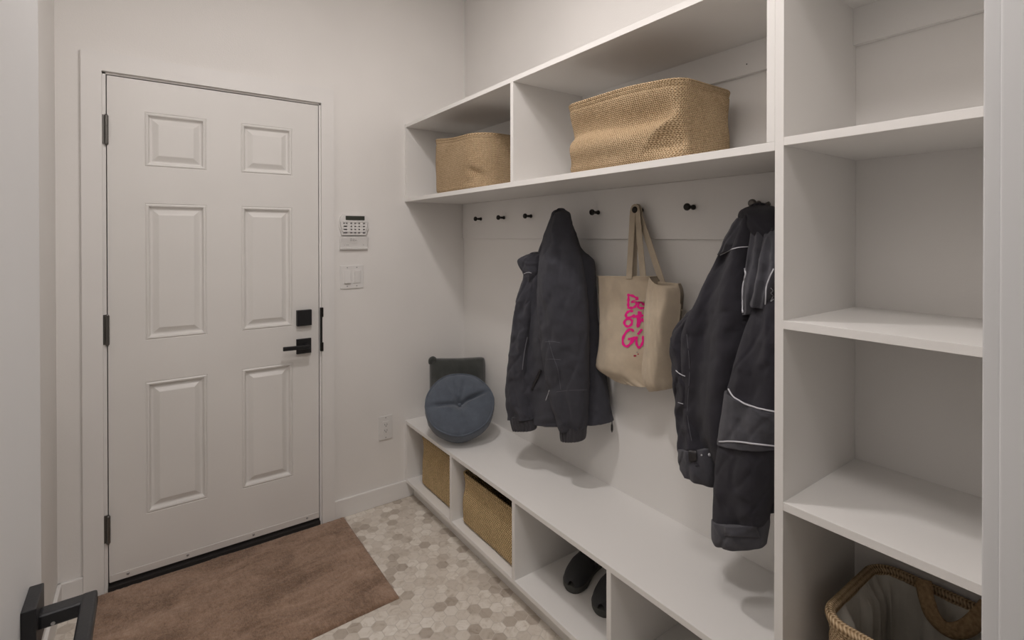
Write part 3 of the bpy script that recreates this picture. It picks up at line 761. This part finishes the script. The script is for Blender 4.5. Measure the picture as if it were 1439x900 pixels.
def lay(name, tree, px, r, mat, parent, n=40, flat=1.0, lift=.4):
    """a cord or ribbon sewn on the surface, following a line seen in the photo"""
    pts = []
    for q in spline(px, n):
        d = viewdir(q[0], q[1]); h = tree.ray_cast(CAM, d)
        if h[0] is None: continue
        p = h[0]; nn = h[1] if h[1].dot(d) < 0 else -h[1]
        pts.append(p+nn*r*lift)
    if len(pts) < 2: return None
    # drop jumps
    sm = [pts[0]]
    for p in pts[1:]:
        if (p-sm[-1]).length < .05: sm.append(p)
    if len(sm) < 2: return None
    sm = [sm[0]]+[(sm[i-1]+sm[i]*2+sm[i+1])/4 for i in range(1, len(sm)-1)]+[sm[-1]]
    bm = bmesh.new(); tube(bm, sm, r, 8, True, flat); return from_bm(name, bm, mat, parent, True)
def sym(rows): return [(v, l, v, r, o, h) for v, l, r, o, h in rows]

# ---- jacket on the fourth hook
J1 = tag(thing('jacket', (1.38, 1.60, .60)), 'plain charcoal jacket with ribbed cuffs hanging left of the tote bag', 'jacket')
P1, A1 = (1.385, 1.585, 1.0), (.36, -.93, 0)
b1 = piece('body', sym([(296, 784, 794, .03, .012), (301, 777, 800, .02, .032), (322, 770, 803, .01, .052), (342, 763, 809, .0, .060), (353, 760, 815, -.003, .062), (362, 756, 829, -.005, .064), (372, 750, 834.5, -.005, .066), (405, 740, 836, 0, .068), (440, 731, 838, 0, .07), (480, 724, 843, 0, .072), (520, 719, 849, 0, .074), (555, 717, 854, 0, .076), (580, 719, 858, 0, .074), (592, 722, 861, 0, .070)]), P1, A1, 'navy', J1, fold=.012, crum=.0045, seed=2, kf=7)
s1 = piece('sleeve', sym([(382, 739, 757, .02, .03), (420, 729, 752, .03, .04), (465, 722, 746, .04, .045), (515, 716, 743, .045, .045), (555, 713, 745, .045, .045), (588, 716, 753, .045, .042)]), P1, A1, 'navy', J1, fold=.004, crum=.005, seed=5, kf=3, NK=64)
s2 = piece('sleeve', sym([(297, 783, 794, .04, .012), (303, 776, 800, .045, .03), (328, 768, 805, .055, .043), (358, 761, 814, .065, .05), (400, 757, 822, .078, .055), (440, 757, 826, .084, .056), (480, 761, 827, .084, .055), (520, 767, 827, .082, .053), (560, 775, 826, .080, .05), (590, 783, 825, .076, .047), (603, 788, 823, .07, .043)]), P1, A1, 'navy', J1, fold=.005, crum=.0045, seed=9, kf=3)
piece('cuff', sym([(584, 718, 752, .045, .036), (592, 719, 752, .045, .037), (601, 721, 753, .045, .036), (604, 722, 752, .045, .033)]), P1, A1, 'rib', J1, levels=20, fold=.002, crum=.001, seed=1, kf=24, closeT=0)
piece('cuff', sym([(598, 788, 823, .07, .040), (604, 788, 823, .07, .041), (615, 789, 822, .07, .040), (618, 790, 821, .07, .037)]), P1, A1, 'rib', J1, levels=20, fold=.002, crum=.001, seed=3, kf=24, closeT=0)
cl = piece('collar', [(357, 744, 356, 764, .03, .022), (364, 730, 362, 764, .035, .03), (371, 729, 372, 762, .035, .032), (382, 735, 384, 758, .035, .028), (393, 740, 396, 754, .03, .022), (401, 744, 403, 751, .03, .014)], P1, A1, 'navy', J1, levels=30, fold=.003, crum=.005, seed=7)
piece('hood', sym([(295, 783, 794, .01, .02), (302, 776, 801, .0, .035), (315, 781, 803, -.01, .04), (335, 790, 809, -.015, .045), (352, 797, 816, -.02, .045), (360, 799, 827, -.02, .045), (372, 800, 834, -.02, .045), (400, 806, 836, -.02, .04)]), P1, A1, 'navy', J1, levels=40, fold=.006, crum=.006, seed=12)
tr = bvh([b1, s1, s2, cl])
lay('piping', tr, [(736, 385), (742, 383), (747, 384)], .0012, 'piping', J1, 12)
lay('front_zip', tr, [(741, 474), (737, 495), (734, 520)], .0018, 'stitch', J1, 30)
lay('pocket_zip', tr, [(760, 520), (754, 534), (748, 548)], .0060, 'zip', J1, 20)
lay('zip_pull', tr, [(772, 549), (770, 555), (767, 563)], .0016, 'piping', J1, 8)
lay('stitching', tr, [(782, 551), (800, 549), (825, 548)], .0007, 'stitch', J1, 30)
lay('stitching', tr, [(766, 481), (775, 480), (787, 482)], .0007, 'stitch', J1, 20)
lay('stitching', tr, [(766, 505), (778, 505), (788, 506)], .0007, 'stitch', J1, 20)
lay('stitching', tr, [(771, 478), (777, 500), (784, 520), (788, 548)], .0007, 'stitch', J1, 40)
zp = at(860, 592, P=Vector(P1), n=Vector((-.93, -.36, 0)).normalized())
bm = bmesh.new(); tube(bm, [zp+Vector((0, 0, .006)), zp+Vector((0, 0, -.008)), zp+Vector((0, 0, -.018)), zp+Vector((0, 0, -.034)), zp+Vector((0, 0, -.044))], [.0022, .0015, .004, .0045, .002], 8); from_bm('hem_zip_pull', bm, 'zip', J1, True)

# ---- jacket on the last hook, beside the tower
J2 = tag(thing('jacket', (1.33, .80, .60)), 'charcoal work jacket with pale reflective piping hanging against the shelf tower', 'jacket')
P2, A2 = (1.345, .80, 1.0), (.08, -.997, 0)
b2 = piece('body', [(296, 1049, 294, 1084, .01, .030), (306, 1041, 302, 1102, .01, .045), (325, 1030, 320, 1112, .01, .055), (350, 1017, 350, 1116, .01, .062), (385, 1000, 385, 1116, .01, .07), (425, 982, 425, 1116, .01, .078), (455, 969, 455, 1116, .01, .081), (475, 964, 475, 1116, .01, .083), (520, 965, 520, 1114, .012, .085), (570, 966, 570, 1112, .012, .085), (615, 972, 620, 1110, .01, .082), (645, 984, 665, 1106, .0, .078), (668, 1000, 705, 1102, -.01, .070), (680, 1012, 717, 1098, -.01, .064)], P2, A2, 'navy2', J2, fold=.019, crum=.0045, seed=21, kf=6, levels=90)
s3 = piece('sleeve', [(430, 978, 430, 1000, -.01, .03), (452, 957, 452, 998, -.005, .04), (470, 948, 470, 990, .0, .046), (492, 946, 492, 985, .01, .046), (530, 948, 530, 983, .015, .045), (570, 952, 570, 984, .02, .044), (605, 955, 605, 990, .03, .044), (632, 957, 632, 1000, .04, .044), (645, 957, 650, 1006, .045, .044)], P2, A2, 'navy2', J2, fold=.006, crum=.006, seed=25, kf=3, NK=64)
cf3 = piece('cuff', [(628, 957, 628, 1006, .045, .047), (640, 957, 642, 1009, .047, .049), (650, 958, 668, 1010, .05, .049), (657, 959, 683, 1009, .05, .044)], P2, A2, 'slate', J2, levels=24, fold=.003, crum=.004, seed=27, kf=4, closeT=0)
s4 = piece('sleeve', sym([(418, 1060, 1108, .058, .034), (445, 1055, 1112, .072, .044), (490, 1041, 1112, .086, .052), (530, 1030, 1112, .09, .056), (570, 1021, 1111, .09, .057), (610, 1013, 1106, .09, .056), (650, 1009, 1096, .09, .054), (690, 1006, 1088, .09, .052), (718, 1005, 1082, .09, .050), (736, 1004, 1079, .09, .047)]), P2, A2, 'navy2', J2, fold=.006, crum=.0035, seed=31, kf=3, levels=90)
bd = piece('sleeve_band', [(547, 1023.5, 580, 1110.5, .092, .0605), (575, 1019, 598, 1109, .092, .0605), (600, 1014.5, 614, 1107, .092, .0605), (621, 1011, 628, 1103, .092, .0600)], P2, A2, 'slate', J2, levels=30, fold=.006, crum=.0035, seed=31, kf=3, closeT=0)
cf4 = piece('cuff', [(728, 1003, 732, 1079, .09, .052), (740, 1003, 744, 1079, .09, .053), (752, 1004, 757, 1077, .09, .052), (760, 1006, 767, 1076, .09, .047)], P2, A2, 'slate', J2, levels=24, fold=.003, crum=.004, seed=33, kf=3, closeT=0)
co = piece('collar', [(290, 1053, 288, 1078, .0, .02), (296, 1043, 294, 1096, .02, .045), (304, 1040, 308, 1106, .03, .052), (314, 1042, 330, 1108, .03, .050), (320, 1047, 350, 1104, .03, .035)], P2, A2, 'navy2', J2, levels=30, fold=.005, crum=.005, seed=35)
yk = piece('yoke', [(306, 1041, 306, 1064, .03, .048), (318, 1034, 318, 1063, .028, .055), (332, 1027, 332, 1058, .021, .058), (345, 1021, 340, 1054, .017, .060), (359, 1015, 347, 1050, .013, .060)], P2, A2, 'slate', J2, levels=30, fold=.002, crum=.004, seed=37)
f1 = piece('front_placket', [(306, 1056, 306, 1072, .055, .014), (330, 1055, 330, 1073, .064, .016), (360, 1052, 360, 1071, .074, .018), (395, 1047, 395, 1067, .083, .018), (425, 1045, 425, 1063, .088, .016), (443, 1044, 441, 1060, .088, .011)], P2, A2, 'slate', J2, levels=60, fold=.002, crum=.003, seed=39)
f2 = piece('shoulder_panel', [(322, 1075, 322, 1096, .052, .018), (350, 1071, 350, 1100, .064, .026), (385, 1065, 385, 1097, .074, .032), (412, 1060, 412, 1086, .080, .034), (428, 1057, 434, 1079, .082, .034)], P2, A2, 'slate', J2, levels=60, fold=.003, crum=.003, seed=41)
tr = bvh([b2, s3, cf3, s4, bd, cf4, co, yk, f1, f2])
lay('piping', tr, [(1012, 359), (1025, 352), (1038, 348), (1051, 347)], .0014, 'piping', J2)
lay('piping', tr, [(1046, 377), (1048, 386), (1044, 400), (1043, 420), (1044, 440)], .0021, 'piping', J2)
lay('piping', tr, [(1087, 378), (1081, 392), (1077, 405), (1075, 428)], .0018, 'piping', J2)
lay('piping', tr, [(1024, 547), (1031, 558), (1045, 567), (1065, 574), (1090, 579), (1100, 580)], .0021, 'piping', J2)
lay('piping', tr, [(1011, 621), (1035, 621), (1060, 624), (1098, 628)], .0021, 'piping', J2)
lay('piping', tr, [(950, 521), (956, 526), (963, 529)], .0014, 'piping', J2, 20)
lay('piping', tr, [(953, 566), (960, 568)], .0010, 'piping', J2, 10)
lay('embroidery', tr, [(1083, 405), (1086, 409), (1083, 412), (1086, 415)], .0008, 'piping', J2, 20)
lay('embroidery', tr, [(1084, 419), (1087, 416), (1083, 424), (1087, 421)], .0008, 'piping', J2, 20)
lay('stitching', tr, [(965, 470), (969, 520), (966, 580), (972, 620)], .0006, 'stitch', J2, 40)
def snap(px, py, r, mat):
    d = viewdir(px, py); h = tr.ray_cast(CAM, d)
    if h[0] is None: return
    nn = h[1] if h[1].dot(d) < 0 else -h[1]
    bm = bmesh.new(); cyl(bm, h[0], h[0]+nn, [(0, r), (.0012, r), (.002, r*.6)], 14); from_bm('snap_button', bm, mat, J2, True)
snap(997, 639.5, .0045, 'piping'); snap(986, 640, .0025, 'piping')
def patch(name, tree, quad, th, mat, parent, n=14):
    (a, b, c, d) = [Vector((*q, 0)) for q in quad]; F, Bk = [], []
    for j in range(n+1):
        fr, br = [], []
        for i in range(n+1):
            u, v = i/n, j/n; q = (a*(1-u)+b*u)*(1-v)+(d*(1-u)+c*u)*v
            vd = viewdir(q.x, q.y); h = tree.ray_cast(CAM, vd)
            if h[0] is None: return None
            fr.append(h[0]-vd*th); br.append(h[0]+vd*.002)
        F.append(fr); Bk.append(br)
    ring = []
    for fr, br in zip(F, Bk): ring.append(fr+br[::-1])
    return grid_mesh(name, ring, mat, parent, True, True, ring_uvs(ring))
patch('cuff_tab', tr, [(1017, 737), (1064, 741), (1068, 756), (1018, 754)], .004, 'slate', J2)
patch('cuff_strap', tr, [(967, 633), (979, 633), (979, 648), (968, 650)], .005, 'zip', J2, 8)
# hanging loop round the hook
bm = bmesh.new(); lp = [(1.462, .806+.012*math.cos(a), 1.510+.020*math.sin(a)-.006) for a in [2*PI*k/24 for k in range(25)]]
tube(bm, lp, .0022, 8, False); from_bm('hanging_loop', bm, 'greymetal', J2, True)
bm = bmesh.new(); tube(bm, [(1.455, .800, 1.498), (1.452, .775, 1.505), (1.450, .752, 1.514)], [.0045, .006, .0065], 10); from_bm('hanger_clip', bm, 'greymetal', J2, True)

# ---- tote bag
BAG = tag(thing('tote_bag', (1.44, 1.22, .90)), 'beige canvas tote bag with hot pink brush lettering hanging on a hook', 'tote bag')
nb = Vector((-1, 0, 0)); PB = Vector((1.418, 1.22, 1.0))
def bp(px, py, off=0): return at(px, py, P=PB+nb*off, n=nb)
def bagbody():
    # outline per level: left edge, fold valley, right edge; the right part folds forward over the lettering
    lev = [  # v_left,u_left, v_mid,u_mid, v_right,u_right, depth
        ((388, 840), (387, 907.5), (399, 954), .010), ((400, 841), (400, 907.5), (410, 957), .018), ((430, 843.5), (430, 907), (435, 955), .026),
        ((460, 844.5), (460, 906.5), (465, 952), .030), ((490, 843), (487, 906), (492, 950), .034), ((508, 839.5), (512, 905), (518, 949), .036),
        ((517, 840), (524, 905), (532, 949), .034), ((528, 852), (537, 908), (542, 949), .026), ((537, 868), (546, 912), (546, 948), .014)]
    K = []
    for (vl, ul), (vm, um), (vr, ur), d in lev:
        K.append((*bp(ul, vl), *bp(um, vm), *bp(ur, vr), d))
    NL = 60; rows = []
    for i in range(NL+1):
        t = i/NL; k = catmull(K, t); Lp, Mp, Rp, d = Vector(k[:3]), Vector(k[3:6]), Vector(k[6:9]), k[9]
        r = []
        def w(s, z): return noise.noise((s*3+1, z*9, 2))*.006+noise.noise((s*9, z*16+s*6, 5))*.0025
        ud = (Rp-Lp).normalized(); Me = Mp+ud*.054; Mf = Mp+ud*.035
        for j in range(34):          # left front panel, running on behind the flap
            q = j/33; p = Lp.lerp(Me, q)
            b = d*math.sin(PI*min(1, q*.80+.03))**.7*.95*(1-.8*sst(.50, .9, q))-.018*sst(.60, .9, q)*sst(0, .12, t)
            crease = -.006*g(q-.66, .035)*sst(.70, .9, t) + .004*g(q-.40+.25*(1-t), .10)
            low = -.016*g(t-.88, .07)*g(q-.25+.6*(t-.88), .25)
            r.append(p+nb*(b+.003+w(q, p.z)+crease+low))
        for j in range(28):          # flap folded forward over it
            q = j/27; p = Mf.lerp(Rp, q)
            st_ = .026+.016*sst(0, .3, t)
            if t < .14: p = p - Vector((0, 0, .015*math.sin(PI*q)**.8*(1-sst(0, .14, t))))
            b = st_ + .014*math.sin(PI*min(1, q*1.15))**.8 + d*.25
            b -= (st_+.012+d*.35)*sst(.66+.10*math.sin(t*5), 1.0, q)
            b -= .010*g(q-.78+.25*(t-.4), .07)*sst(.2, .5, t)
            b -= .012*sst(.80, 1, t)*g(q-.45, .3)
            r.append(p+nb*(b+w(q+2, p.z)*1.3))
        for j in range(1, 36):       # back
            s = j/36; p = Rp.lerp(Lp, s)
            r.append(p-nb*(d*.9*math.sin(PI*s)**.6*.55+.001))
        rows.append(r)
    return rows
rows = bagbody()
nk = len(rows[0])
# open mouth: inner lining going down
c0 = [sum((rows[i][k] for k in range(nk)), Vector())/nk for i in range(14)]
inner = []
for i in range(13, 0, -1):
    inner.append([p+((c0[i]-p)*Vector((1, 0, 0)).x if False else Vector(((c0[i].x-p.x)*.22, (c0[i].y-p.y)*.02, 0))) for p in rows[i]])
inner.append([p+Vector(((c0[0].x-p.x)*.14, (c0[0].y-p.y)*.012, 0)) for p in rows[0]])
bag = grid_mesh('body', inner+rows, 'canvas', BAG, True, True, ring_uvs(inner+rows))
fv, ff = [], []
for i, rg in enumerate(rows):
    for j in range(34): fv.append(rg[j])
for i in range(len(rows)-1):
    for j in range(33): ff.append((i*34+j, i*34+j+1, (i+1)*34+j+1, (i+1)*34+j))
tb_ = BVHTree.FromPolygons(fv, ff)        # the printed left panel only
# hem stitched round the top
bm = bmesh.new(); hp_ = rows[0]+[rows[0][0]]; tube(bm, [p+Vector((0, 0, -.001)) for p in hp_], .0016, 6, False); from_bm('top_hem', bm, 'canvas', BAG, True)
# straps: loops from the mouth up over the hook
def strap(pts, w, name='handle'):
    P_ = spline(pts, 40); bm = bmesh.new(); L_, R_ = [], []
    vs = []
    for i, p in enumerate(P_):
        p = Vector(p); d = (Vector(P_[min(i+1, 39)])-Vector(P_[max(i-1, 0)])).normalized()
        nrm = Vector((-1, 0, 0)); nrm = (nrm-d*nrm.dot(d)).normalized(); sdv = d.cross(nrm)
        vs.append([bm.verts.new(p+sdv*a*w/2+nrm*b*.0011) for a, b in ((-1, -1), (1, -1), (1, 1), (-1, 1))])
    for a, b in zip(vs, vs[1:]):
        for k in range(4): bm.faces.new((a[k], a[(k+1) % 4], b[(k+1) % 4], b[k]))
    bm.faces.new(vs[0][::-1]); bm.faces.new(vs[-1]); return from_bm(name, bm, 'canvas_strap', BAG)
hk = Vector((1.462, 1.252, 1.5235))
def sp3(px, py, off): return tuple(bp(px, py, off))
def lin(P, k=7):
    out = []
    for a, b in zip(P, P[1:]):
        for i in range(k): out.append(tuple(x+(y-x)*i/k for x, y in zip(a, b)))
    return out+[tuple(P[-1])]
strap(lin([sp3(884, 392, .020), (1.4540, 1.262, 1.506)], 6)[:-1]+[(1.4540, 1.262, 1.506), (1.4550, 1.257, 1.5245), (1.4555, 1.246, 1.5245), (1.4540, 1.240, 1.506)]+lin([(1.4530, 1.2385, 1.495), sp3(904, 392, .004)], 6), .026)
strap(lin([sp3(891, 392, -.010), (1.4660, 1.260, 1.505)], 6)[:-1]+[(1.4660, 1.260, 1.505), (1.4660, 1.256, 1.5255), (1.4670, 1.246, 1.5255), (1.4650, 1.238, 1.505)]+lin([(1.4640, 1.236, 1.494), sp3(932, 402, -.006)], 6), .025)
# lettering, brushed in pink on the left panel and cut by the fold
def brush(name, strokes_, w, mat):
    """ink lying on the canvas: every point of each stroke is dropped on to the printed panel"""
    bm = bmesh.new()
    def drop(x, y, lift):
        if x > 914: return None
        d = viewdir(x, y); h = tb_.ray_cast(CAM, d)
        return None if h[0] is None else h[0]-d*lift
    for si, st in enumerate(strokes_):
        sp = spline(st, max(10, 9*len(st))); n_ = len(sp); prev = None
        # rounded ends
        d0 = Vector((sp[0][0]-sp[1][0], sp[0][1]-sp[1][1])).normalized(); d1 = Vector((sp[-1][0]-sp[-2][0], sp[-1][1]-sp[-2][1])).normalized()
        pts = [(sp[0][0]+d0.x*w*k, sp[0][1]+d0.y*w*k, f) for k, f in ((.95, .25), (.75, .66), (.4, .92))]+[(q[0], q[1], 1) for q in sp]+[(sp[-1][0]+d1.x*w*k, sp[-1][1]+d1.y*w*k, f) for k, f in ((.4, .92), (.75, .66), (.95, .25))]
        for i, (x, y, f) in enumerate(pts):
            a, b = pts[max(0, i-1)], pts[min(len(pts)-1, i+1)]; t = Vector((b[0]-a[0], b[1]-a[1])).normalized()
            ww = w*f*(.90+.18*math.sin(i*.5+si))
            row = [drop(x-t.y*ww*c, y+t.x*ww*c, .0007+.00012*si) for c in (-1, -.5, 0, .5, 1)]
            row = [bm.verts.new(p) if p is not None else None for p in row]
            if prev:
                for k in range(4):
                    q = (prev[k], prev[k+1], row[k+1], row[k])
                    if None not in q: bm.faces.new(q)
            prev = row
    loose = [v for v in bm.verts if not v.link_faces]; bmesh.ops.delete(bm, geom=loose, context='VERTS')
    return from_bm(name, bm, mat, BAG, True)
def cv(L): return [(860+x/6.92, 390+y/6.92) for x, y in L]
brush('lettering', [cv([(160, 170), (160, 215), (158, 260), (160, 295)]), cv([(160, 172), (200, 180), (235, 200), (250, 215), (225, 228), (195, 240)]), cv([(195, 240), (225, 232), (238, 250), (228, 280), (200, 296), (165, 298)]),
    cv([(312, 190), (285, 215), (262, 250), (255, 285), (275, 300), (310, 298)]), cv([(250, 200), (270, 225), (292, 250), (312, 268)]),
    cv([(196, 328), (165, 330), (138, 355), (140, 385), (170, 398)]), cv([(215, 372), (170, 392), (128, 420), (122, 455), (150, 478), (185, 462), (195, 430), (180, 408), (150, 402)]), cv([(262, 340), (252, 400), (250, 478)]), cv([(215, 385), (250, 378), (300, 372)]), cv([(262, 450), (285, 415), (302, 410), (306, 425)]), cv([(280, 345), (270, 410), (262, 470)]),
    cv([(205, 520), (180, 505), (140, 530), (108, 590), (108, 645), (140, 672), (175, 650), (195, 610), (215, 590), (165, 600)]), cv([(286, 512), (272, 530), (256, 548)]), cv([(240, 585), (238, 640), (255, 680), (280, 668), (300, 625), (302, 580)]), cv([(150, 672), (205, 620), (222, 588)])], 1.85, 'pink')
brush('lettering_dot', [cv([(218, 764), (230, 764)])], 1.3, 'red')
brush('lettering_dot', [cv([(243, 729), (247, 730)])], .8, 'ink'); brush('lettering_dot', [cv([(252, 747), (257, 748)])], .8, 'red')
